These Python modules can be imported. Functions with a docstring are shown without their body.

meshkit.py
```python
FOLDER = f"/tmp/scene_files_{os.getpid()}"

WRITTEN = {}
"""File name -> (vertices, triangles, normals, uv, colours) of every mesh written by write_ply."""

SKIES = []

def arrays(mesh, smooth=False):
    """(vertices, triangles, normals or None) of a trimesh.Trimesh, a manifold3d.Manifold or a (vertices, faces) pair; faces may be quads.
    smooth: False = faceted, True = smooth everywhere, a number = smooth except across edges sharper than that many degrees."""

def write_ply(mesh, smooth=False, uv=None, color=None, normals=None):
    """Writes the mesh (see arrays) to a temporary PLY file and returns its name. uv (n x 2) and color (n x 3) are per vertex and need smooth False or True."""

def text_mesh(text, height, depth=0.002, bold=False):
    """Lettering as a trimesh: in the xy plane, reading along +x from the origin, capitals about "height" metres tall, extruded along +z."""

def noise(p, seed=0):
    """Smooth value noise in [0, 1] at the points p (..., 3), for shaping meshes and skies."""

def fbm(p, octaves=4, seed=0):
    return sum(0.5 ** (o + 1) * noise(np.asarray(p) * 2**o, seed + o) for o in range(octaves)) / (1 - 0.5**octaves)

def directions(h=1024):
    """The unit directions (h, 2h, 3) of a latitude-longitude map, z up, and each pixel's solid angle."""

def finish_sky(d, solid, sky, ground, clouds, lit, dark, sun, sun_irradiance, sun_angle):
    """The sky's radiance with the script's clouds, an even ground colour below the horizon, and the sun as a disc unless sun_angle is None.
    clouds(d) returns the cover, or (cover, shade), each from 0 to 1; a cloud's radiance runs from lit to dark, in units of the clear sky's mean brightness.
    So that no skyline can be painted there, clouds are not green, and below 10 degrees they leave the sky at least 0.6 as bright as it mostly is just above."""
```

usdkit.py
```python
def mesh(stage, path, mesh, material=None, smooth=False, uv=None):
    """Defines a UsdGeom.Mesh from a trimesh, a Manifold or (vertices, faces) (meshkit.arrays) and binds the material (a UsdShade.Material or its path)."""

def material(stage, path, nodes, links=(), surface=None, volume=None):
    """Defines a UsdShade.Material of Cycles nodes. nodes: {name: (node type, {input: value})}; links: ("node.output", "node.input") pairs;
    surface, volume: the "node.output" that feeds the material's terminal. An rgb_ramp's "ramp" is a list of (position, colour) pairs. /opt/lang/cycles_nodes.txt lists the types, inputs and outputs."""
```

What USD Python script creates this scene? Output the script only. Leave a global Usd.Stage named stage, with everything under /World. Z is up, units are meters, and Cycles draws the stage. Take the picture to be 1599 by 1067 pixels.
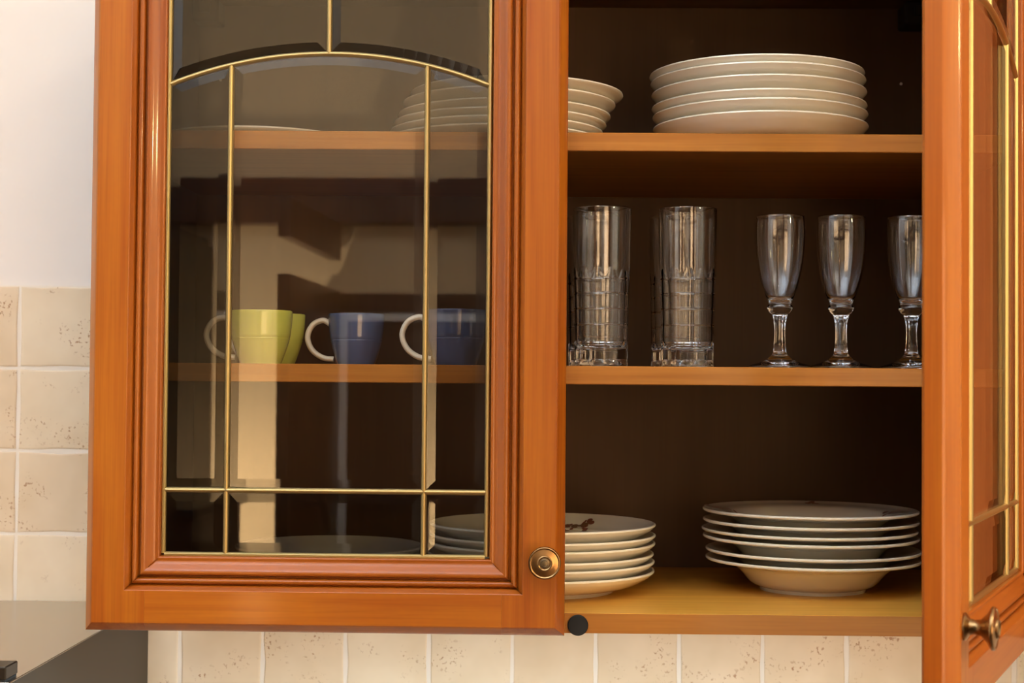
import math, random
import numpy as np, trimesh, manifold3d as m3
from pxr import Usd, UsdGeom, UsdLux, UsdShade, Gf, Sdf
import usdkit, meshkit

random.seed(7); rng = np.random.default_rng(7)
stage = Usd.Stage.CreateInMemory()
UsdGeom.SetStageUpAxis(stage, 'Z'); UsdGeom.SetStageMetersPerUnit(stage, 1.0)
stage.SetDefaultPrim(UsdGeom.Xform.Define(stage, '/World').GetPrim())

# ------------------------------------------------------------------ camera, lights, exposure
EXPOSURE = 0.0
def camera():
    cam = UsdGeom.Camera.Define(stage, '/World/camera')
    yaw, pitch, roll = -0.01282, 0.02642, 0.00811
    cy, sy, cp, sp, cr, sr = math.cos(yaw), math.sin(yaw), math.cos(pitch), math.sin(pitch), math.cos(roll), math.sin(roll)
    f = np.array([sy*cp, cy*cp, sp]); r0 = np.array([cy, -sy, 0]); u0 = np.cross(r0, f)
    r, u = cr*r0+sr*u0, -sr*r0+cr*u0
    M = Gf.Matrix4d(*r, 0, *u, 0, *(-f), 0, -0.031, -1.46747, 0.23404, 1)
    cam.AddTransformOp().Set(M)
    cam.CreateHorizontalApertureAttr(36.0); cam.CreateVerticalApertureAttr(36.0*1067/1599)
    cam.CreateFocalLengthAttr(36.0*2424.265/1599)
    cam.CreateFStopAttr(11.0); cam.CreateFocusDistanceAttr(1.47)
    cam.CreateClippingRangeAttr((0.02, 100.0)); cam.CreateExposureAttr(EXPOSURE)
camera()
WARM = (1.0, 0.80, 0.60)
def lamp(name, p, r, power, color=WARM):
    l = UsdLux.SphereLight.Define(stage, '/World/'+name)
    l.AddTranslateOp().Set(Gf.Vec3d(*p)); l.CreateRadiusAttr(r); l.CreateNormalizeAttr(True)
    l.CreateIntensityAttr(power); l.CreateColorAttr(color)
lamp('unseen_ceiling_light', (1.10, -1.25, 1.68), 0.045, 4.0, (1, .95, .80))  # out of view, placed to cast the cabinet shadow on the wall
lamp('unseen_ceiling_light_001', (0.30, -1.60, 1.68), 0.045, 1.5, (1, .94, .84))  # out of view, placed for highlights on the plate rims
lamp('unseen_right_lamp', (1.45, -1.35, 0.80), 0.05, 11.0, (1, .82, .36))  # out of view at the right, placed to light shelves and plates
lamp('unseen_wall_wash_lamp', (-1.27, -3.58, -0.34), 0.05, 44, (1, .86, .62))  # out of view behind the sideboard, placed to brighten the opposite wall
def area(kind, name, p, rot, size, power, color, norm=True):
    l = getattr(UsdLux, kind).Define(stage, '/World/'+name); l.AddTranslateOp().Set(Gf.Vec3d(*p))
    if rot: l.AddRotateXOp().Set(rot)
    if kind == 'DiskLight': l.CreateRadiusAttr(size)
    else: l.CreateWidthAttr(size[0]); l.CreateHeightAttr(size[1])
    l.CreateNormalizeAttr(norm); l.CreateIntensityAttr(power); l.CreateColorAttr(color)
area('DiskLight', 'added_fill_uplight', (1.1, -2.3, 0.55), 180.0, 0.25, 20, (1, .94, .90))  # added fill aimed at the ceiling for soft bounced light
area('DiskLight', 'added_fill_uplight_001', (-0.9, -1.6, 0.75), 180.0, 0.25, 31, (.66, .81, 1.0))  # second added fill, cooler, also bounced off the ceiling
area('RectLight', 'unseen_window_light', (1.25, -4.17, 0.05), -90.0, (2.0, 2.0), 7.6, (1, .88, .80), False)   # out of view, placed for frontal light and pale streaks in the glasses
area('RectLight', 'unseen_under_cabinet_light', (0.0, 0.03, -.004), 0, (.8, .02), 2.0, (.60, .84, 1.0))  # out of view, placed to light the tile strip below the cabinet

# ------------------------------------------------------------------ helpers
used = {}
def numbered(parent, name):
    k = (parent, name); n = used.get(k, 0); used[k] = n+1
    return f'{parent}/{name}' + (f'_{n:03d}' if n else '')
def data(p, label=None, cat=None, group=None, kind=None):
    for k, v in (('label', label), ('category', cat), ('group', group), ('kind', kind)):
        if v: p.SetCustomDataByKey(k, v)
    return p
def thing(name, label, cat, loc=(0, 0, 0), rotz=0, group=None, kind=None, parent='/World'):
    x = UsdGeom.Xform.Define(stage, numbered(parent, name))
    x.AddTranslateOp().Set(Gf.Vec3d(*map(float, loc)))
    if rotz: x.AddRotateZOp().Set(float(rotz))
    data(x.GetPrim(), label, cat, group, kind); return str(x.GetPath())
def obj(name, mesh, mat, parent='/World', label=None, cat=None, group=None, kind=None, smooth=30):
    p = numbered(parent, name)
    m = usdkit.mesh(stage, p, mesh, '/World/Looks/'+mat, smooth=smooth)
    data(m.GetPrim(), label, cat, group, kind); return p
def dup(src, loc, rotz, label, group):
    base = src.split('/')[-1]; base = base[:-4] if base[-4:-3] == '_' and base[-3:].isdigit() else base
    x = UsdGeom.Xform.Define(stage, numbered('/World', base))
    x.GetPrim().GetReferences().AddInternalReference(src)
    x.ClearXformOpOrder()
    x.AddTranslateOp().Set(Gf.Vec3d(*map(float, loc)))
    x.AddRotateZOp().Set(float(rotz))
    data(x.GetPrim(), label, stage.GetPrimAtPath(src).GetCustomDataByKey('category'), group)
    x.GetPrim().SetInstanceable(True); return str(x.GetPath())

def box(x0, x1, y0, y1, z0, z1, b=0.0):
    lo, hi = np.array([x0, y0, z0], float), np.array([x1, y1, z1], float)
    if b <= 0:
        m = trimesh.creation.box((hi-lo)); m.apply_translation((lo+hi)/2); return m
    pts = []
    for ax in range(3):
        i = np.full(3, b); i[ax] = 0
        l, h = lo+i, hi-i
        pts += [[(l, h)[a][0], (l, h)[c][1], (l, h)[e][2]] for a in (0, 1) for c in (0, 1) for e in (0, 1)]
    return trimesh.Trimesh(np.array(pts)).convex_hull
def join(*ms): return trimesh.util.concatenate(list(ms))
def lathe(prof, n=96, mod=None):
    """closed profile [(r,z)...], counterclockwise in (r,z); points with r=0 stay on the axis"""
    P = np.array(prof, float); k = len(P); a = np.arange(n)*2*np.pi/n
    R = np.broadcast_to(P[:, 0][:, None], (k, n)).copy(); Z = np.broadcast_to(P[:, 1][:, None], (k, n))
    if mod is not None: R = R + mod(P, a)
    v = np.stack([R*np.cos(a), R*np.sin(a), Z], -1).reshape(-1, 3)
    i, j = np.meshgrid(np.arange(k), np.arange(n), indexing='ij'); i2, j2 = (i+1) % k, (j+1) % n
    q = np.stack([i*n+j, i*n+j2, i2*n+j2, i2*n+j], -1).reshape(-1, 4)
    f = np.vstack([q[:, [0, 1, 2]], q[:, [0, 2, 3]]])
    m = trimesh.Trimesh(v, f, process=True); m.update_faces(m.nondegenerate_faces()); m.remove_unreferenced_vertices()
    if m.volume < 0: m.invert()
    return m
def curve(pts, n=6):
    """Catmull-Rom through points"""
    P = np.array(pts, float); Q = np.vstack([2*P[0]-P[1], P, 2*P[-1]-P[-2]]); out = []
    for i in range(1, len(Q)-2):
        for t in np.linspace(0, 1, n, endpoint=False):
            a, b, c, d_ = Q[i-1], Q[i], Q[i+1], Q[i+2]
            out.append(.5*((2*b)+(c-a)*t+(2*a-5*b+4*c-d_)*t*t+(3*b-a-3*c+d_)*t**3))
    out.append(P[-1]); return [tuple(x) for x in out]
def tube(path, rad, sides=14, flat=1.0):
    p = np.array(path, float); t = np.gradient(p, axis=0); t /= np.linalg.norm(t, axis=1)[:, None]
    ref = np.array([0, 1.0, 0]); a = np.cross(t, ref); a /= np.linalg.norm(a, axis=1)[:, None]; b = np.cross(t, a)
    g = np.arange(sides)*2*np.pi/sides; rad = np.broadcast_to(rad, (len(p),))
    v = p[:, None]+rad[:, None, None]*(np.cos(g)[None, :, None]*a[:, None]+flat*np.sin(g)[None, :, None]*b[:, None])
    n = len(p); i, j = np.meshgrid(np.arange(n-1), np.arange(sides), indexing='ij'); j2 = (j+1) % sides
    q = np.stack([i*sides+j, i*sides+j2, (i+1)*sides+j2, (i+1)*sides+j], -1).reshape(-1, 4)
    caps = [[0, k+1, k] for k in range(1, sides-1)]+[[(n-1)*sides, (n-1)*sides+k, (n-1)*sides+k+1] for k in range(1, sides-1)]
    m = trimesh.Trimesh(v.reshape(-1, 3), np.vstack([q[:, [0, 1, 2]], q[:, [0, 2, 3]], caps]), process=False)
    m.fix_normals(); return m
def xf(m, fn):
    """maps door coordinates (u across, v up, n out of the front) to xyz"""
    m = m.copy(); m.vertices = fn(np.array(m.vertices)); 
    if m.is_volume or True:
        m.fix_normals() if m.is_watertight else None
    return m

# ------------------------------------------------------------------ materials
UsdGeom.Scope.Define(stage, '/World/Looks')
def mat(name, nodes, links=(), surface='p.BSDF'): usdkit.material(stage, '/World/Looks/'+name, nodes, links, surface)
def plain(name, col, rough=.5, **k): mat(name, {'p': ('principled_bsdf', {'base_color': col, 'roughness': rough, **k})})
def wood(name, c1, c2, axis, rough=.40, coat=.40, fine=1.0):
    s = [55.0, 55.0, 55.0]; s[axis] = 2.2
    s2 = [420.0]*3; s2[axis] = 9.0
    mid = tuple((a+b)/2 for a, b in zip(c1, c2))
    mat(name, {'t': ('texture_coordinate', {}), 'm': ('mapping', {'scale': s}), 'm2': ('mapping', {'scale': s2}),
        'n': ('noise_texture', {'scale': 1.0, 'detail': 4.0, 'roughness': .55, 'distortion': .6}),
        'n2': ('noise_texture', {'scale': 1.0, 'detail': 2.0}),
        'r': ('rgb_ramp', {'ramp': [(0.25, c1), (.5, mid), (.75, c2)]}),
        'r2': ('rgb_ramp', {'ramp': [(0.3, (.80, .76, .72)), (.55, (1, 1, 1))]}),
        'x': ('mix', {'mix_type': 'multiply', 'fac': .55*fine}),
        'b': ('bump', {'strength': .04, 'distance': .0006}),
        'p': ('principled_bsdf', {'roughness': rough, 'coat_weight': coat, 'coat_roughness': .09, 'specular_ior_level': .25})},
        [('t.object', 'm.vector'), ('t.object', 'm2.vector'), ('m.vector', 'n.vector'), ('m2.vector', 'n2.vector'), ('n.fac', 'r.fac'), ('n2.fac', 'r2.fac'),
         ('r.color', 'x.color1'), ('r2.color', 'x.color2'), ('x.color', 'p.base_color'), ('n2.fac', 'b.height'), ('b.normal', 'p.normal')])
CH1, CH2 = (.29, .056, .003), (.43, .132, .008)
wood('cherry_vertical', CH1, CH2, 2); wood('cherry_horizontal', CH1, CH2, 0)
MO1, MO2 = (.24, .050, .003), (.37, .100, .007)
wood('moulding_vertical', MO1, MO2, 2); wood('moulding_horizontal', MO1, MO2, 0)
wood('neighbour_wood', MO1, (.42, .12, .02), 2, rough=.6, coat=0)
wood('shelf_wood', (.30, .100, .012), (.42, .165, .025), 0, rough=.4, coat=.15)
wood('carcass_wood', (.12, .045, .010), (.17, .07, .016), 2, rough=.45, coat=.1)
wood('back_board', (.115, .060, .028), (.135, .071, .034), 2, rough=.5, coat=.0, fine=.4)
wood('lit_bottom_wood', (.66, .30, .036), (.80, .41, .065), 0, rough=.4, coat=.15)  # paler than the other shelves: light on the bottom panel put into its colour
wood('dark_wood', (.045, .018, .009), (.085, .034, .016), 2, rough=.4, coat=.2)
wood('black_wood', (.012, .007, .005), (.022, .012, .008), 2, rough=.45, coat=.1)
wood('dark_floor', (.05, .025, .013), (.09, .045, .022), 1, rough=.4, coat=.2)
def speck(name, base, base2, pit):
    mat(name, {'g': ('geometry', {}), 'n1': ('noise_texture', {'scale': 14.0, 'detail': 3.0}), 'n2': ('noise_texture', {'scale': 24.0, 'detail': 1.0}),
        'n3': ('noise_texture', {'scale': 235.0, 'detail': 2.5, 'roughness': .6}), 'n4': ('noise_texture', {'scale': 320.0, 'detail': 2.0}),
        'r1': ('rgb_ramp', {'ramp': [(.3, base), (.7, base2)]}),
        'a': ('map_range', {'from_min': .53, 'from_max': .66, 'clamp': True}), 'b': ('map_range', {'from_min': .585, 'from_max': .67, 'clamp': True}),
        'ab': ('math', {'math_type': 'multiply'}), 'x': ('mix', {'mix_type': 'mix', 'color2': pit}),
        'bp': ('bump', {'strength': .12, 'distance': .0012, 'invert': True}),
        'p': ('principled_bsdf', {'roughness': .45, 'specular_ior_level': .35})},
        [('g.position', 'n1.vector'), ('g.position', 'n2.vector'), ('g.position', 'n3.vector'), ('n1.fac', 'r1.fac'), ('n2.fac', 'a.value'), ('n3.fac', 'b.value'),
         ('a.result', 'ab.value1'), ('b.result', 'ab.value2'), ('ab.value', 'x.fac'), ('r1.color', 'x.color1'), ('x.color', 'p.base_color'), ('ab.value', 'bp.height'), ('bp.normal', 'p.normal')])
speck('tile_cream', (.70, .55, .37), (.78, .64, .46), (.42, .24, .13))
speck('tile_sand', (.67, .51, .33), (.76, .60, .42), (.40, .21, .11))
plain('grout', (.80, .71, .60), .8)
plain('wall_paint', (.80, .725, .655), .7)
plain('added_curtain_cloth', (.16, .13, .11), .9)  # for the cloth added to darken the bevel reflections
plain('room_paint', (.80, .58, .34), .8)
plain('stone_top', (.30, .25, .20), .35)
plain('ceiling_paint', (.80, .79, .77), .8)
plain('side_paint', (.76, .75, .73), .8)
plain('porcelain', (.86, .80, .66), .16, coat_weight=.5, coat_roughness=.05)
plain('flower_print', (.23, .075, .04), .3)
plain('leaf_print', (.22, .12, .055), .3)
plain('clear_glass', (1, 1, 1), 0.0, ior=1.57, transmission_weight=1.0)
plain('green_glaze', (.53, .55, .10), .15, coat_weight=.5)
plain('blue_glaze', (.07, .10, .20), .15, coat_weight=.5)
plain('cream_glaze', (.78, .70, .56), .18, coat_weight=.4)
plain('brass_came', (.44, .32, .13), .42, metallic=1.0)
plain('brass', (.31, .18, .075), .26, metallic=1.0)
plain('dark_brass', (.16, .12, .07), .4, metallic=1.0)
plain('black_rubber', (.008, .008, .008), .85)
plain('dark_plastic', (.03, .022, .018), .5)
mat('hood_steel', {'t': ('geometry', {}), 'm': ('mapping', {'scale': (20, 900, 900)}), 'n': ('noise_texture', {'scale': 1.0, 'detail': 2.0}), 'b': ('bump', {'strength': .05, 'distance': .0005}),
    'p': ('principled_bsdf', {'base_color': (.56, .51, .45), 'metallic': 1.0, 'roughness': .24})}, [('t.position', 'm.vector'), ('m.vector', 'n.vector'), ('n.fac', 'b.height'), ('b.normal', 'p.normal')])
plain('hood_shade_steel', (.07, .058, .045), .42, metallic=1.0)  # darker hood steel, shade of the unlit side put into the colour
PANE_IOR = 1.66
def pane_material(name, tint):
    mat(name, {'g': ('geometry', {}), 'i': ('mix_float', {'a': PANE_IOR, 'b': 1/PANE_IOR}), 'f': ('fresnel', {}), 't': ('transparent_bsdf', {'color': tint}),
        'r': ('glossy_bsdf', {'color': (1, 1, 1), 'roughness': 0.0}), 'x': ('mix_closure', {})},
        [('g.backfacing', 'i.fac'), ('i.result', 'f.IOR'), ('f.fac', 'x.fac'), ('t.BSDF', 'x.closure1'), ('r.BSDF', 'x.closure2')], 'x.closure')
pane_material('pane_glass', (.95, .95, .94)); pane_material('smoked_glass', (.55, .54, .51)); pane_material('light_smoked_glass', (.74, .73, .71))

# ------------------------------------------------------------------ the setting
WY = 0.3936                                   # kitchen wall plane (face of the tiles)
FLOOR, CEIL = -1.40, 1.75
XL, XR, YF = -2.4, 2.6, -4.2
wb = thing('wall_back', None, None, kind='structure')
obj('plaster', box(XL, XR, WY+.001, WY+.10, FLOOR, CEIL), 'wall_paint', wb)
obj('grout_bed', box(XL, XR, WY-.0012, WY+.0011, -.62, .3462), 'grout', wb)
TP, TX, TZ = .09932, -.4491, .34617
def tile(w, h, k):
    r = np.random.default_rng(k); n = 4; g = .0026
    pts = []
    for (ax, ay), (bx, by) in (((0, 0), (w, 0)), ((w, 0), (w, h)), ((w, h), (0, h)), ((0, h), (0, 0))):
        for t in range(n):
            f = t/n; j = r.normal(0, .00055) if t else r.normal(0, .0004)
            x, z = ax+(bx-ax)*f, ay+(by-ay)*f
            cx, cz = w/2-x, h/2-z; L = math.hypot(cx, cz)
            pts.append((x+cx/L*(g+j), z+cz/L*(g+j)))
    P = np.array(pts); c = np.array([w/2, h/2]); Q = c+(P-c)*(1-.0022/(w/2))
    m = len(P); off = r.normal(0, .0003)
    v = [(x, 0.0011, z) for x, z in P]+[(x, -.0016+off, z) for x, z in P]+[(x, -.0030+off, z) for x, z in Q]+[(w/2, -.0031+off, h/2)]
    f = []
    for a in range(m):
        b = (a+1) % m
        f += [[a, b, m+b], [a, m+b, m+a], [m+a, m+b, 2*m+b], [m+a, 2*m+b, 2*m+a], [2*m+a, 2*m+b, 3*m]]
    M = trimesh.Trimesh(np.array(v), np.array(f), process=False)
    if M.face_normals[-1][1] > 0: M.invert()
    return M
for row in range(8):
    for col in range(-9, 13):
        x0, z1 = TX+col*TP, TZ-row*TP
        if x0 > -.44 and x0+TP < 1.0 and z1-TP > .02: continue      # behind the hung cabinets
        m = tile(TP, TP, 1000+row*40+col); m.apply_translation((x0, WY, z1-TP))
        obj('tile', m, random.choice(('tile_cream', 'tile_sand')), wb, smooth=40)
obj('wall_left', box(XL-.1, XL, YF, WY+.1, FLOOR, CEIL), 'side_paint', kind='structure')
obj('wall_right', box(XR, XR+.1, YF, WY+.1, FLOOR, CEIL), 'side_paint', kind='structure')
obj('wall_front', box(XL-.1, XR+.1, YF-.1, YF, FLOOR, CEIL), 'room_paint', kind='structure')
obj('ceiling', box(XL-.1, XR+.1, YF-.1, WY+.1, CEIL, CEIL+.1), 'ceiling_paint', kind='structure')
obj('floor', box(XL-.1, XR+.1, YF-.1, WY+.1, FLOOR-.1, FLOOR), 'dark_floor', kind='structure')
obj('trim_1', box(XL, XR, YF, YF+.10, .800, .965, .004), 'dark_wood', kind='structure')
# the doorway across the room that mirrors in the cabinet glass
d1 = thing('door_1', None, None, kind='structure')
obj('door_panel', box(-.84, -.30, YF+.001, YF+.03, FLOOR, .455), 'dark_wood', d1)
obj('door_header', box(-.935, -.22, YF, YF+.05, .482, .552, .003), 'dark_wood', d1)
obj('door_jamb', box(-.875, -.838, YF, YF+.045, FLOOR, .482, .002), 'ceiling_paint', d1)
obj('door_jamb', box(-.838, -.28, YF, YF+.045, .452, .482, .002), 'ceiling_paint', d1)
obj('door_casing', box(-.97, -.875, YF, YF+.04, FLOOR, .482, .003), 'dark_wood', d1)
d2 = thing('door_2', None, None, (-.905, YF+.03, 0), kind='structure')
m = box(0, .04, 0, .92, FLOOR, .56, .002)
m.apply_transform(trimesh.transformations.rotation_matrix(math.radians(0.6), (0, 0, 1)))
obj('door_leaf', m, 'dark_wood', d2)
m = box(0, .04, 0, .92, .672, .80, .002)
m.apply_transform(trimesh.transformations.rotation_matrix(math.radians(0.6), (0, 0, 1)))
obj('transom_panel', m, 'dark_wood', d2)
t = thing('wardrobe', 'tall dark brown wardrobe across the room, mirrored in the left cabinet pane', 'wardrobe', (-1.80, -3.38, FLOOR))
obj('body', box(-.535, .445, -.80, .80, 0, 2.15, .004), 'black_wood', t)
for k in (-1, 1): obj('door', box(.445, .463, -.395+k*.40, .395+k*.40, .08, 2.12, .003), 'black_wood', t)
t = thing('sideboard', 'low dark brown sideboard out of view, darkening the foot of the mirrored glass', 'sideboard', (-1.17, -3.0, FLOOR))  # out of view, darkens the low reflection and hides the wall-washing lamp
obj('body', box(-.14, .14, -.30, .30, 0, 1.26, .004), 'black_wood', t)
obj('top', box(-.16, .16, -.32, .32, 1.26, 1.29, .005), 'black_wood', t)

n = 61; cx = np.linspace(-.20, .56, n); cy = YF+.09+.022*np.sin(np.arange(n)*.85); v = np.array([(x, y+dy, z) for dy in (0, .004) for z in (FLOOR+.02, 1.15) for x, y in zip(cx, cy)])
f = []
for i in range(n-1):
    for a, b in ((0, 1), (1, 3), (3, 2), (2, 0)): f += [[a*n+i, a*n+i+1, b*n+i+1], [a*n+i, b*n+i+1, b*n+i]]
for i in (0, n-1): f += [[i, n+i, 3*n+i], [i, 3*n+i, 2*n+i]]
cm = trimesh.Trimesh(v, np.array(f), process=False); cm.fix_normals()
t = thing('added_curtain', 'dark grey-brown cloth added across the room to darken the mirrored glass bevels', 'added_curtain', (0, 0, 0)); obj('cloth', cm, 'added_curtain_cloth', t, smooth=60)  # added only to darken what the pane bevels mirror

# ------------------------------------------------------------------ the wall cabinet
H = .700; W2 = .45; DW = .447; T = .025
B, S1, S2, TH, DEP = .0175, .2503, .4724, .0175, .375
cab = thing('wall_cabinet', 'cherry wood wall cabinet with leaded glass doors, the right door wide open', 'cabinet')
Z0 = -.0012
obj('side_panel', box(-W2, -W2+.018, 0, WY-.004, Z0, H, .0008), 'carcass_wood', cab)
obj('side_panel', box(W2-.018, W2, 0, WY-.004, Z0, H, .0008), 'carcass_wood', cab)
obj('bottom_panel', box(-W2+.018, W2-.018, .0012, DEP, Z0, B, .0005), 'lit_bottom_wood', cab)
obj('edge_strip', box(-W2+.018, W2-.018, 0, .0012, Z0, B-.0003), 'shelf_wood', cab)
obj('top_panel', box(-W2+.018, W2-.018, 0, DEP, H-.018, H, .0008), 'carcass_wood', cab)
obj('back_panel', box(-W2+.018, W2-.018, DEP, DEP+.006, Z0, H), 'back_board', cab)
for z in (S1, S2): obj('shelf', box(-W2+.0185, W2-.0185, .004, DEP-.001, z-TH, z, .0008), 'shelf_wood', cab)
obj('bumper_pad', lathe([(0, 0), (.0097, 0), (.0097, .0022), (.0088, .003), (0, .003)], 40).apply_transform(trimesh.transformations.rotation_matrix(math.pi/2, (1, 0, 0))).apply_translation((.0143, 0, .0064)), 'black_rubber', cab, label='round black felt bumper pad on the bottom front edge')
for s in (-1, 1):
    m = join(box(s*.4165-.0155, s*.4165+.0155, .335, DEP, .655, .70-.018, .002), box(s*.4165-.006, s*.4165+.006, .328, .335, .664, .676, .001))
    obj('hanger_bracket', m, 'dark_plastic', cab, label='dark hanging bracket in the upper back corner')
    obj('peg', trimesh.creation.icosphere(2, .0018).apply_translation((s*.4054, DEP, .5928)), 'cream_glaze', cab)

def ring(d, w, h, front):                     # rectangle inset by d at depth front
    return [(d, d, front), (w-d, d, front), (w-d, h-d, front), (d, h-d, front)]
MP = [(.0385, .004), (.0385, .0250), (.0390, .0249), (.0396, .0241), (.0408, .0225), (.0422, .0210), (.0430, .0198), (.0434, .0170), (.0440, .0166), (.0445, .0176)]  # routed step and groove
MP += [(.0473-.0027*math.cos(a), .0186+.0030*math.sin(a)) for a in np.linspace(.05, math.pi-.05, 9)]                                                     # bead
MP += [(.0503, .0172), (.0507, .0154), (.0515, .0152), (.0520, .0180)]
MP += curve([(.0526, .0202), (.0538, .0216), (.0558, .0219), (.0580, .0211), (.0605, .0193), (.0632, .0174), (.0656, .0164)], 3)                        # ogee
MP += [(.0668, .0164), (.0682, .0168), (.0693, .0164), (.0699, .0152), (.0700, .004)]
def mould(side, w, h):
    P = np.array(MP); k = len(P); A, Bv = [], []
    for d, n in P:
        a = {'l': (d, d), 'r': (w-d, d), 'b': (d, d), 't': (d, h-d)}[side]; b = {'l': (d, h-d), 'r': (w-d, h-d), 'b': (w-d, d), 't': (w-d, h-d)}[side]
        A.append((*a, n)); Bv.append((*b, n))
    v = np.array(A+Bv); f = []
    for i in range(k):
        j = (i+1) % k; f += [[i, j, k+j], [i, k+j, k+i]]
    from shapely.geometry import Polygon
    tri = m3.triangulate([P.astype(float)])
    f += [list(x) for x in tri]+[[k+x[2], k+x[1], k+x[0]] for x in tri]
    M = trimesh.Trimesh(v, np.array(f), process=False); M.fix_normals(); return M
def strip(path, wd, n0, n1):
    """half-round lead strip along a (u,v) path, from depth n0 (flat) to n1 (crown)"""
    p = np.array(path, float); t = np.gradient(p, axis=0); t /= np.linalg.norm(t, axis=1)[:, None]; s = np.stack([-t[:, 1], t[:, 0]], 1)
    sec = [(-1, 0), (-1, .35), (-.75, .75), (-.3, 1), (.3, 1), (.75, .75), (1, .35), (1, 0)]; k = len(sec)
    v = np.array([[*(p[i]+s[i]*wd/2*a), n0+(n1-n0)*b] for i in range(len(p)) for a, b in sec]); f = []
    for i in range(len(p)-1):
        for a in range(k):
            b = (a+1) % k; f += [[i*k+a, i*k+b, (i+1)*k+b], [i*k+a, (i+1)*k+b, (i+1)*k+a]]
    e = (len(p)-1)*k
    f += [[0, a+1, a] for a in range(1, k-1)]+[[e, e+a, e+a+1] for a in range(1, k-1)]
    M = trimesh.Trimesh(v, np.array(f), process=False); M.fix_normals(); return M
def pane(poly, n0, nedge, nface, bev):
    P = np.array(poly, float); k = len(P)
    if sum(P[i][0]*P[(i+1) % k][1]-P[(i+1) % k][0]*P[i][1] for i in range(k)) < 0: P = P[::-1]
    Q = np.zeros_like(P)
    for i in range(k):
        a, b, c = P[i-1], P[i], P[(i+1) % k]
        d1, d2 = (b-a)/np.linalg.norm(b-a), (c-b)/np.linalg.norm(c-b)
        n1, n2 = np.array([-d1[1], d1[0]]), np.array([-d2[1], d2[0]])
        mm = (n1+n2)/(1+n1@n2); Q[i] = b+mm*bev
    v = np.vstack([np.c_[P, np.full(k, n0)], np.c_[P, np.full(k, nedge)], np.c_[Q, np.full(k, nface)]]); f = []
    for i in range(k):
        j = (i+1) % k; f += [[i, j, k+j], [i, k+j, k+i], [k+i, k+j, 2*k+j], [k+i, 2*k+j, 2*k+i]]
    f += [[x[2], x[1], x[0]] for x in m3.triangulate([P])]+[[2*k+x[0], 2*k+x[1], 2*k+x[2]] for x in m3.triangulate([Q])]
    M = trimesh.Trimesh(v, np.array(f), process=False)
    if M.volume < 0: M.invert()
    return M
UL, UR, VB, VT = .0700, .3770, .0700, H-.0700   # daylight opening inside the moulding
IL, IR, IB = .0727, .3728, .0721                # inner edges of the border lead
UB1, UB2, VH, UM, VPK, VE = .1299, .3151, .1312, .2220, .5417, .5125
hc = (IR-IL)/2; sag = VPK-VE; RA = (hc*hc+sag*sag)/(2*sag); VC = VPK-RA
def arc_v(u): return VC+math.sqrt(RA*RA-(u-UM)**2)
def arc(u0, u1, n=14): return [(u, arc_v(u)) for u in np.linspace(u0, u1, n)]
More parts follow.
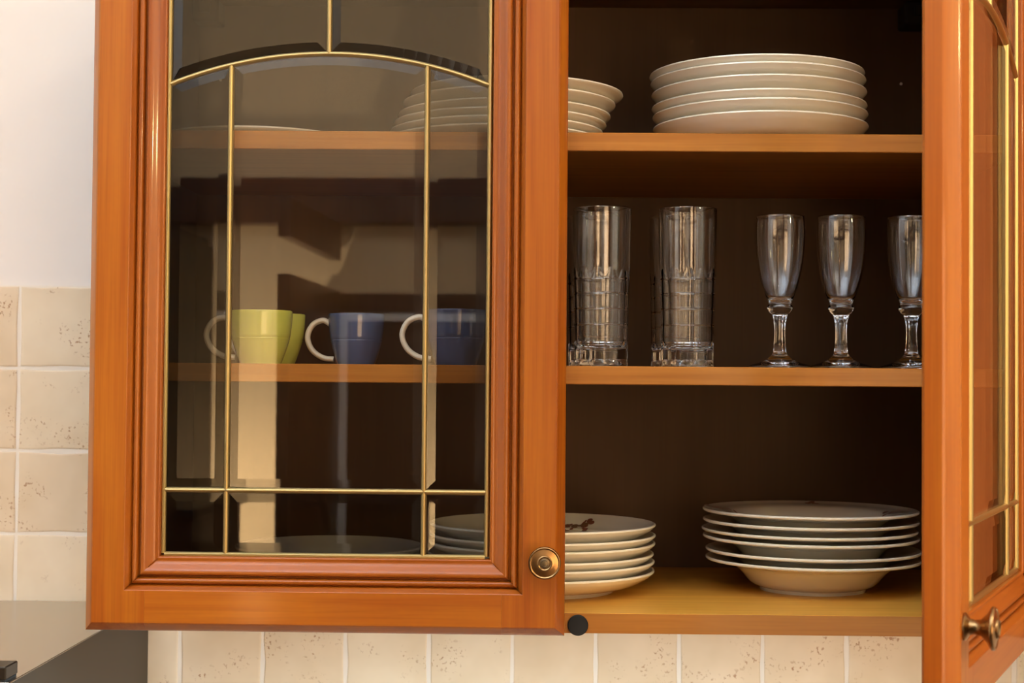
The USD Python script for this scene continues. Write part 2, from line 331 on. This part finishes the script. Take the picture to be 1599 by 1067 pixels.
def make_door(sgn, pivot, ang, label):
    x = UsdGeom.Xform.Define(stage, numbered(cab, 'door')); x.AddTranslateOp().Set(Gf.Vec3d(*pivot)); x.AddRotateZOp().Set(ang)
    D = str(x.GetPath()); data(x.GetPrim(), label)
    def put(name, m, mt, smooth=30, label=None):
        v = np.array(m.vertices); m = trimesh.Trimesh(np.stack([sgn*v[:, 0], -v[:, 2], v[:, 1]], 1), np.array(m.faces), process=False)
        # (u,v,n)->(u,-n,v) is a rotation; the mirrored door flips the winding
        if sgn < 0: m.invert()
        return obj(name, m, mt, D, smooth=smooth, label=label)
    w, h = DW, H
    prof = [(.0020, 0), (0, .002), (0, .0128), (.0006, .0143), (.0024, .0172), (.0048, .0204), (.0066, .0228), (.0078, .0243), (.0090, .0250)]
    hull = m3.Manifold.hull_points(np.array([q for d, n in prof for q in ring(d, w, h, n)]))
    hole = m3.Manifold.cube((w-2*.0385, h-2*.0385, .1)).translate((.0385, .0385, -.02))
    fr = hull-hole
    def part(m): mm = m.to_mesh(); return trimesh.Trimesh(mm.vert_properties[:, :3], mm.tri_verts, process=False)
    jn = .058
    for u0 in (0, w-jn): put('stile', part(fr ^ m3.Manifold.cube((jn, h+1, .1)).translate((u0, -.5, -.02))), 'cherry_vertical')
    mid = fr ^ m3.Manifold.cube((w-2*jn-.0002, h+1, .1)).translate((jn+.0001, -.5, -.02))
    for v0 in (-.5, h/2): put('rail', part(mid ^ m3.Manifold.cube((1, h/2+.5, .1)).translate((-.2, v0, -.02))), 'cherry_horizontal')
    for s in 'lrbt': put('moulding', mould(s, w, h), 'moulding_vertical' if s in 'lr' else 'moulding_horizontal', smooth=50)
    g0, g1, g2 = .0085, .0108, .0117                                    # back of the glass, edge of the bevel, face
    c0, c1 = .0100, .0129
    for pth in ([(IL-.0014, IB), (IL-.0014, VT)], [(IR+.0014, IB), (IR+.0014, VT)], [(IL, IB-.0011), (IR, IB-.0011)], [(IL, VT-.001), (IR, VT-.001)]):
        put('border_lead', strip(pth, .0052, .0095, .0131), 'brass_came')
    bars = [[(IL, VH), (IR, VH)], [(UB1, IB), (UB1, arc_v(UB1))], [(UB2, IB), (UB2, arc_v(UB2))], [(UM, VPK), (UM, VT)], arc(IL, IR, 40)]
    for b in bars: put('lead_bar', strip(b, .0056, .0080, .0131), 'brass_came', smooth=50)
    e = .0004; cut = UB1, UB2
    panes = [[(IL, IB), (UB1-e, IB), (UB1-e, VH-e), (IL, VH-e)], [(UB1+e, IB), (UB2-e, IB), (UB2-e, VH-e), (UB1+e, VH-e)], [(UB2+e, IB), (IR, IB), (IR, VH-e), (UB2+e, VH-e)],
             [(IL, VH+e), (UB1-e, VH+e)]+[(u, v-e) for u, v in arc(UB1-e, IL, 8)],
             [(UB1+e, VH+e), (UB2-e, VH+e)]+[(u, v-e) for u, v in arc(UB2-e, UB1+e, 18)],
             [(UB2+e, VH+e), (IR, VH+e)]+[(u, v-e) for u, v in arc(IR, UB2+e, 8)],
             [(u, v+e) for u, v in arc(IL, UM-e, 14)]+[(UM-e, VT), (IL, VT)],
             [(u, v+e) for u, v in arc(UM+e, IR, 14)]+[(IR, VT), (UM+e, VT)]]
    for i, q in enumerate(panes):
        put('glass_pane', pane(q, g0, .0099 if i > 5 else g1, g2, .0105), 'pane_glass' if i == 4 else 'light_smoked_glass' if i in (2, 5) else 'smoked_glass', smooth=False, label='clear bevelled middle pane' if i == 4 else None)
    kp = [(0, 0), (.0092, 0), (.0095, .0012), (.0080, .0026), (.0056, .0042), (.0050, .0075), (.0056, .0115), (.0100, .0158), (.0136, .0178), (.0147, .0188), (.0149, .0200), (.0144, .0210), (.0135, .0213),
          (.0128, .0209), (.0122, .0207), (.0090, .0216), (.0070, .0219), (.0068, .0229), (.0060, .0235), (.0053, .0231), (.0050, .0222), (0, .0220)]
    k = lathe(kp, 56); v = np.array(k.vertices); k.vertices = np.stack([v[:, 0]+.4285, v[:, 1]+.0705, v[:, 2]+.0250], 1)
    put('knob', k, 'brass', 40, 'round antique brass knob')
    c = lathe([(0, .0219), (.0047, .0219), (.0045, .0230), (.0030, .0234), (.0026, .0230), (0, .0234)], 32); v = np.array(c.vertices); c.vertices = np.stack([v[:, 0]+.4285, v[:, 1]+.0705, v[:, 2]+.0250], 1)
    put('knob_centre', c, 'dark_brass', 40, 'dark centre button of the knob')
make_door(1, (-W2+.0029+.0015, -.003, 0), -math.degrees(.01667), 'left leaded glass door, almost closed')
make_door(-1, (W2-.0259-.0015, -.003, 0), math.degrees(1.13532), 'right leaded glass door, swung wide open')

# neighbouring cabinet on the right, out of view, placed to fill the reflection in the open door
nb = thing('wall_cabinet', 'plain brown wall cabinet out of view at the right, mirrored in the open door', 'cabinet', (.905, 0, 0))
obj('body', box(-.45, .45, 0, WY-.004, -.0012, H, .001), 'carcass_wood', nb)
for k in (-1, 1):
    obj('door', box(k*.225-.2235, k*.225+.2235, -.025, -.003, 0, H, .003), 'neighbour_wood', nb)

# ------------------------------------------------------------------ range hood
hd = thing('range_hood', 'brushed steel range hood with a flat top, left of the wall cabinet', 'range hood', (-.785, 0, -.0317))
obj('top_plate', box(-.30, .30, -.11, WY-.004, -.0016, 0, .0006), 'hood_steel', hd)
obj('side_plate', box(.2965, .2985, -.11, WY-.004, -.17, -.0022), 'hood_shade_steel', hd)
obj('side_plate', box(-.2985, -.2965, -.11, WY-.004, -.17, -.0022), 'hood_shade_steel', hd)
obj('front_plate', box(-.2965, .2965, -.109, -.107, -.17, -.0022), 'hood_steel', hd)
obj('filter_panel', box(-.2965, .2965, -.107, WY-.006, -.168, -.160), 'hood_shade_steel', hd)
obj('control_strip', box(-.29, .2965, -.109, -.077, .0018, .0135, .001), 'hood_shade_steel', hd)
obj('dark_gap_strip', box(-.288, .2955, -.108, -.078, 0, .0019), 'black_rubber', hd)  # black strip for the dark line beneath the control strip

wt = thing('worktop', 'stone worktop along the tiled wall, out of view, bouncing light onto the shelves', 'worktop', (.1, 0, -.62))  # out of view, placed to bounce light up under shelves and plates
obj('slab', box(-2.2, 2.2, -.24, WY-.004, -.04, 0, .003), 'stone_top', wt)
obj('base_front', box(-2.2, 2.2, -.20, WY-.004, FLOOR+.62, -.0405, .002), 'moulding_vertical', wt)

# ------------------------------------------------------------------ crockery
def plate_profile(under, th):
    """under: underside curve from centre to rim [(r,z)]; the upper face is th above it"""
    u = curve(under, 6); R, Z = u[-1]
    top = [(r, z+th) for r, z in u if r < R-.0015]
    return [(0, u[0][1])]+u+[(R+.0009, Z+th*.35), (R+.0007, Z+th*.75), (R-.0006, Z+th*.98)]+top[::-1]+[(0, u[0][1]+th)]
def soup(rim, R=.1120, foot=.0555, well=.083):
    k = rim/.0346; th = .0030; z = rim-th
    return lathe([(0, .0022), (foot-.006, .0022), (foot-.005, 0), (foot, 0), (foot+.0006, .0034)]+curve([(foot+.0006, .0034), (foot+.010, .0075), (well-.008, .018*k), (well, .0262*k-.001), (well+.007, .0287*k-.001), (R-.010, .0322*k-.0025), (R, z)], 5)
        +[(R+.0010, z+.0012), (R+.0008, z+.0025), (R-.0006, z+.0031)]+curve([(R-.001, z+.003), (R-.010, .0322*k+.0005), (well+.006, .0287*k+.0022), (well-.001, .0262*k+.0018), (well-.010, .018*k+.003), (foot+.006, .0088), (foot-.004, .0060), (0, .0056)], 5), 112)
def flat(rim, R=.1175, foot=.076):
    z = rim-.003
    return lathe([(0, .0022), (foot-.006, .0022), (foot-.005, 0), (foot, 0), (foot+.0006, .0036)]+curve([(foot+.0006, .0036), (foot+.012, .0056), (R-.018, z*.45), (R-.005, z*.80), (R, z)], 6)
        +[(R+.0010, z+.0012), (R+.0008, z+.0025), (R-.0006, z+.0031)]+curve([(R-.0012, z+.003), (R-.0075, z*.80+.0026), (R-.020, z*.45+.0032), (foot+.010, .0088), (foot-.002, .0062), (0, .0058)], 6), 112)
def coupe(rim, R=.1115, foot=.060):
    z = rim-.003
    return lathe([(0, .0022), (foot-.006, .0022), (foot-.005, 0), (foot, 0), (foot+.0006, .0034)]+curve([(foot+.0006, .0034), (foot+.014, .0075), (R-.018, z*.46), (R-.006, z*.78), (R, z)], 6)
        +[(R+.0010, z+.0012), (R+.0008, z+.0025), (R-.0006, z+.0031)]+curve([(R-.001, z+.003), (R-.0085, z*.78+.002), (R-.021, z*.46+.0032), (foot+.010, .0105), (foot-.002, .0062), (0, .0058)], 6), 112)
def print_on(body, spots, seed):
    """small flat petals lying on the upper face of a plate, following its curve"""
    r = np.random.default_rng(seed); V, F = [], []
    bv = np.array(body.vertices); up = np.array(body.vertex_normals)[:, 2] > .3
    rr, zz = np.hypot(bv[up, 0], bv[up, 1]), bv[up, 2]; o = np.argsort(rr); rr, zz = rr[o], zz[o]
    for (cx, cy, s) in spots:
        for _ in range(1):
            a0, el = r.uniform(0, 2*np.pi), r.uniform(.45, .9); n = 12; k = sum(len(x) for x in V)
            pts = [(0, 0)]+[(s*math.cos(t), s*el*math.sin(t)) for t in np.arange(n)*2*np.pi/n]
            c, sn = math.cos(a0), math.sin(a0)
            P = [(cx+c*x-sn*y, cy+sn*x+c*y) for x, y in pts]
            V.append([(x, y, np.interp(math.hypot(x, y), rr, zz)+.0008) for x, y in P]); F += [[k, k+1+i, k+1+(i+1) % n] for i in range(n)]
    m = trimesh.Trimesh(np.vstack(V), np.array(F), process=False)
    if m.face_normals[0][2] < 0: m.invert()
    return m
def spray(cx, cy, r, n, seed):
    g = np.random.default_rng(seed)
    return [(cx+np.clip(g.normal(0, r*.8), -1.3*r, 1.3*r), cy+np.clip(g.normal(0, r*.5), -.8*r, .8*r), g.uniform(.0022, .0046)) for _ in range(n)]
ORD = ['top', 'second from the top', 'third from the top', 'third from the bottom', 'second from the bottom', 'bottom']
def stack(name, builder, rims, centres, words, where, group, prints=None, category='plate'):
    """rims: height of each rim above the shelf, from the top down; every plate an object of its own"""
    n = len(rims); h0 = rims[-1]; mesh = builder(h0)
    words = words or ORD
    base = None
    for i in range(n-1, -1, -1):
        x, y, z = centres[i]; loc = (x, y, z+rims[i]-h0)
        lab = f'{where[0]}, {words[i]} {where[1]}'
        if i == 0 and prints:
            p = thing(name, lab, category, loc, 0, group); obj('body', mesh, 'porcelain', p, smooth=35)
            for pn, mt, sp, sd in prints: obj(pn, print_on(mesh, sp, sd), mt, p, smooth=False, label='small brown flower print on the rim')
        elif base is None:
            base = thing(name, lab, category, loc, 0, group); obj('body', mesh, 'porcelain', base, smooth=35)
        else: dup(base, loc, 37*i % 360, lab, group)
sx = [.2653, .2656, .2642, .2656, .2684, .2684]
stack('soup_plate', soup, [.0854, .0747, .0650, .0574, .0438, .0346], [(x, .188, B) for x in sx], None, ('cream soup plate', 'in the right stack on the bottom shelf'),
      'soup plates at the right of the bottom shelf', [('flower_print', 'flower_print', spray(-.090, .028, .012, 14, 3), 1), ('flower_print', 'flower_print', spray(.092, .006, .011, 12, 5), 2), ('flower_print', 'flower_print', spray(.02, .098, .007, 6, 7), 3),
       ('leaf_print', 'leaf_print', spray(-.086, .014, .005, 5, 4), 4), ('leaf_print', 'leaf_print', spray(.089, -.010, .005, 4, 6), 5)])
stack('dinner_plate', flat, [.0708, .0598, .0515, .0406, .0325, .0229], [(x, .164, B) for x in (-.0185, -.0185, -.0188, -.0205, -.0195, -.0197)], None, ('cream dinner plate', 'in the stack beside the left door knob'),
      'dinner plates behind the left door edge', [('flower_print', 'flower_print', spray(.030, .080, .013, 14, 13), 11), ('flower_print', 'flower_print', spray(.052, .088, .005, 7, 14), 12), ('leaf_print', 'leaf_print', spray(.042, .083, .005, 6, 15), 13)])
stack('deep_plate', coupe, [.0885, .0809, .0685, .0543, .0451, .0324], [(x, .170, S2) for x in (.2040, .2052, .2062, .2065, .2075, .2080)], None, ('cream deep plate', 'in the straight stack on the top shelf'),
      'deep plates in the big stack on the top shelf')
stack('small_plate', lambda h: coupe(h, .1115, .046), [.0662, .0560, .0437, .0347, .0262, .0180], [(x, .170, S2) for x in (-.049, -.057, -.062, -.0665, -.070, -.072)], None, ('cream plate', 'in the leaning stack on the top shelf'),
      'plates of the leaning stack on the top shelf')
sv = thing('serving_plate', 'single flat cream plate on the top shelf behind the left glass door', 'plate', (-.322, .172, S2))
obj('body', flat(.0146, .110, .074), 'porcelain', sv)
stack('dessert_plate', lambda h: flat(h, .098, .062), [.0440, .0340, .0240], [(-.243, .175, B)]*3, ['top', 'middle', 'bottom'], ('cream dessert plate', 'in the low stack behind the bottom glass panes'),
      'dessert plates behind the left glass door', [('flower_print', 'flower_print', spray(-.03, -.07, .010, 10, 23), 21), ('flower_print', 'flower_print', spray(.045, -.06, .009, 9, 24), 22)])

# ------------------------------------------------------------------ glasses
def tumbler():
    Hh, Rt, Rb = .1555, .0288, .0262; zs = np.r_[0, .0006, .0018, np.linspace(.004, .100, 130), np.linspace(.104, .1545, 16)]
    out = [(Rb+(Rt-Rb)*z/Hh-(.0012 if z < .0003 else .0004 if z < .001 else 0), z) for z in zs]
    inn = [(Rt-.0015, Hh-.0006), (Rt-.0016, .140), (Rt-.0019, .100), (Rb-.0016, .050), (Rb-.0020, .0260), (Rb-.0040, .0205), (Rb-.0085, .0180), (.008, .0172), (0, .0171)]
    prof = [(0, .0012), (.016, .0012), (Rb-.004, 0)]+out+[(Rt-.0003, Hh), (Rt-.0009, Hh+.0003)]+inn
    nf, lines = 12, [.0245, .0415, .0570, .0715, .0860]
    def mod(P, a):
        z = P[:, 1][:, None]; outer = np.zeros(len(P)); outer[3:3+len(out)] = 1; outer = outer[:, None]
        ph = np.abs(((a*nf/(2*np.pi)) % 1)-.5)[None, :]*2                 # 0 in the flute, 1 at the ridge
        top = .098-.016*ph**2                                             # the cut flutes end in pointed arches
        fade = np.clip((top-z)/.006, 0, 1)*np.clip((z-.003)/.004, 0, 1)
        flute = -.0008*(1-ph**2)*fade
        g = sum(np.exp(-((z-l)/.0008)**2) for l in lines)
        return outer*(flute-.0006*g*np.clip((.097-z)/.006, 0, 1)*np.clip(z/.006, 0, 1))
    return lathe(prof, 144, mod)
tm = tumbler()
g0 = thing('highball_glass', 'clear highball tumbler with cut flutes, front one nearest the left door', 'glass', (.0372, .060, S1), 3, 'highball tumblers on the middle shelf')
obj('body', tm, 'clear_glass', g0, smooth=40)
for loc, a, lab in (((.1216, .060, S1), 11, 'clear highball tumbler with cut flutes, right front one beside the champagne glasses'),
                    ((.1185, .140, S1), 20, 'clear highball tumbler standing close behind the right front tumbler'),
                    ((.0330, .140, S1), 8, 'clear highball tumbler standing behind the tumbler nearest the left door')):
    dup(g0, loc, a, lab, 'highball tumblers on the middle shelf')
def flute():
    o = curve([(.0290, .0002), (.0300, .0012), (.0285, .0028), (.0190, .0058), (.0115, .0098), (.0078, .0135), (.0066, .0175), (.0058, .0260), (.0055, .0360), (.0060, .0450), (.0073, .0510), (.0080, .0530)], 4)
    k = curve([(.0098, .0545), (.0122, .0580), (.0126, .0602), (.0112, .0628), (.0110, .0645), (.0130, .0690), (.0172, .0800), (.0205, .0930), (.0228, .1090), (.0240, .1270), (.0239, .1400), (.0233, .1490)], 4)
    i = curve([(.0224, .1488), (.0229, .1400), (.0229, .1270), (.0217, .1090), (.0193, .0930), (.0158, .0800), (.0110, .0700), (.0070, .0668), (0, .0655)], 4)
    prof = [(0, .0010), (.018, .0010), (.0272, 0)]+o+k+[(.0229, .1495)]+i
    def mod(P, a):
        z = P[:, 1][:, None]; w = ((z > .013) & (z < .0535) & (P[:, 0][:, None] > .004))
        return w*(-.0006*np.abs(np.cos(4*a))[None, :])*np.clip((z-.013)/.004, 0, 1)
    return lathe(prof, 96, mod)
f0 = thing('champagne_flute', 'clear champagne flute, left of the three, next to the tumblers', 'glass', (.2128, .062, S1), 0, 'champagne flutes on the middle shelf')
obj('body', flute(), 'clear_glass', f0, smooth=40)
dup(f0, (.2728, .062, S1), 12, 'clear champagne flute, the middle one of the three', 'champagne flutes on the middle shelf')
dup(f0, (.3418, .062, S1), 25, 'clear champagne flute half hidden by the open right door', 'champagne flutes on the middle shelf')

# ------------------------------------------------------------------ cups behind the left door
def cup_meshes(Hh, R):
    o = curve([(R*.66, .0015), (R*.72, .006), (R*.82, Hh*.28), (R*.925, Hh*.48)], 5)+[(R*.915, Hh*.49), (R*.918, Hh*.505), (R*.935, Hh*.515)]+curve([(R*.945, Hh*.55), (R*.99, Hh*.8), (R, Hh-.0008)], 5)
    i = curve([(R-.0028, Hh-.0012), (R*.99-.003, Hh*.8), (R*.90-.003, Hh*.45), (R*.74-.003, .009), (R*.6, .0058), (0, .0055)], 5)
    body = lathe([(0, .0012), (R*.58, .0012), (R*.60, 0), (R*.655, 0)]+o+[(R-.0006, Hh), (R-.0020, Hh)], 72)
    outer = lathe([(0, .0012), (R*.58, .0012), (R*.60, 0), (R*.655, 0)]+o+[(R-.0006, Hh), (R-.0022, Hh)]+i, 72)
    hp = curve([(-R*.93, 0, Hh*.80), (-R*1.20, 0, Hh*.87), (-R*1.56, 0, Hh*.78), (-R*1.74, 0, Hh*.55), (-R*1.58, 0, Hh*.30), (-R*1.20, 0, Hh*.15), (-R*.80, 0, Hh*.12)], 7)
    return outer, tube(hp, .0030, 14, 1.5)
def cup(name, lab, loc, rot, Hh, R, glaze, grp):
    c = thing(name, lab, 'cup', loc, rot, grp); b, h = cup_meshes(Hh, R)
    obj('body', b, glaze, c, smooth=40); obj('handle', h, 'cream_glaze', c, smooth=60, label='cream handle'); return c
cup('coffee_cup', 'yellow-green coffee cup with a cream handle, front one behind the left glass', (-.3005, .072, S1), 0, .0530, .0312, 'green_glaze', 'coffee cups on the middle shelf')
cup('coffee_cup', 'yellow-green coffee cup standing close behind the front green one', (-.2990, .150, S1), -25, .0530, .0312, 'green_glaze', 'coffee cups on the middle shelf')
cup('coffee_cup', 'dark blue coffee cup with its cream handle in full view behind the middle pane', (-.2130, .140, S1), 0, .0535, .0292, 'blue_glaze', 'coffee cups on the middle shelf')
cup('coffee_cup', 'dark blue coffee cup behind the right-hand pane of the left door', (-.1065, .075, S1), 0, .0555, .0308, 'blue_glaze', 'coffee cups on the middle shelf')
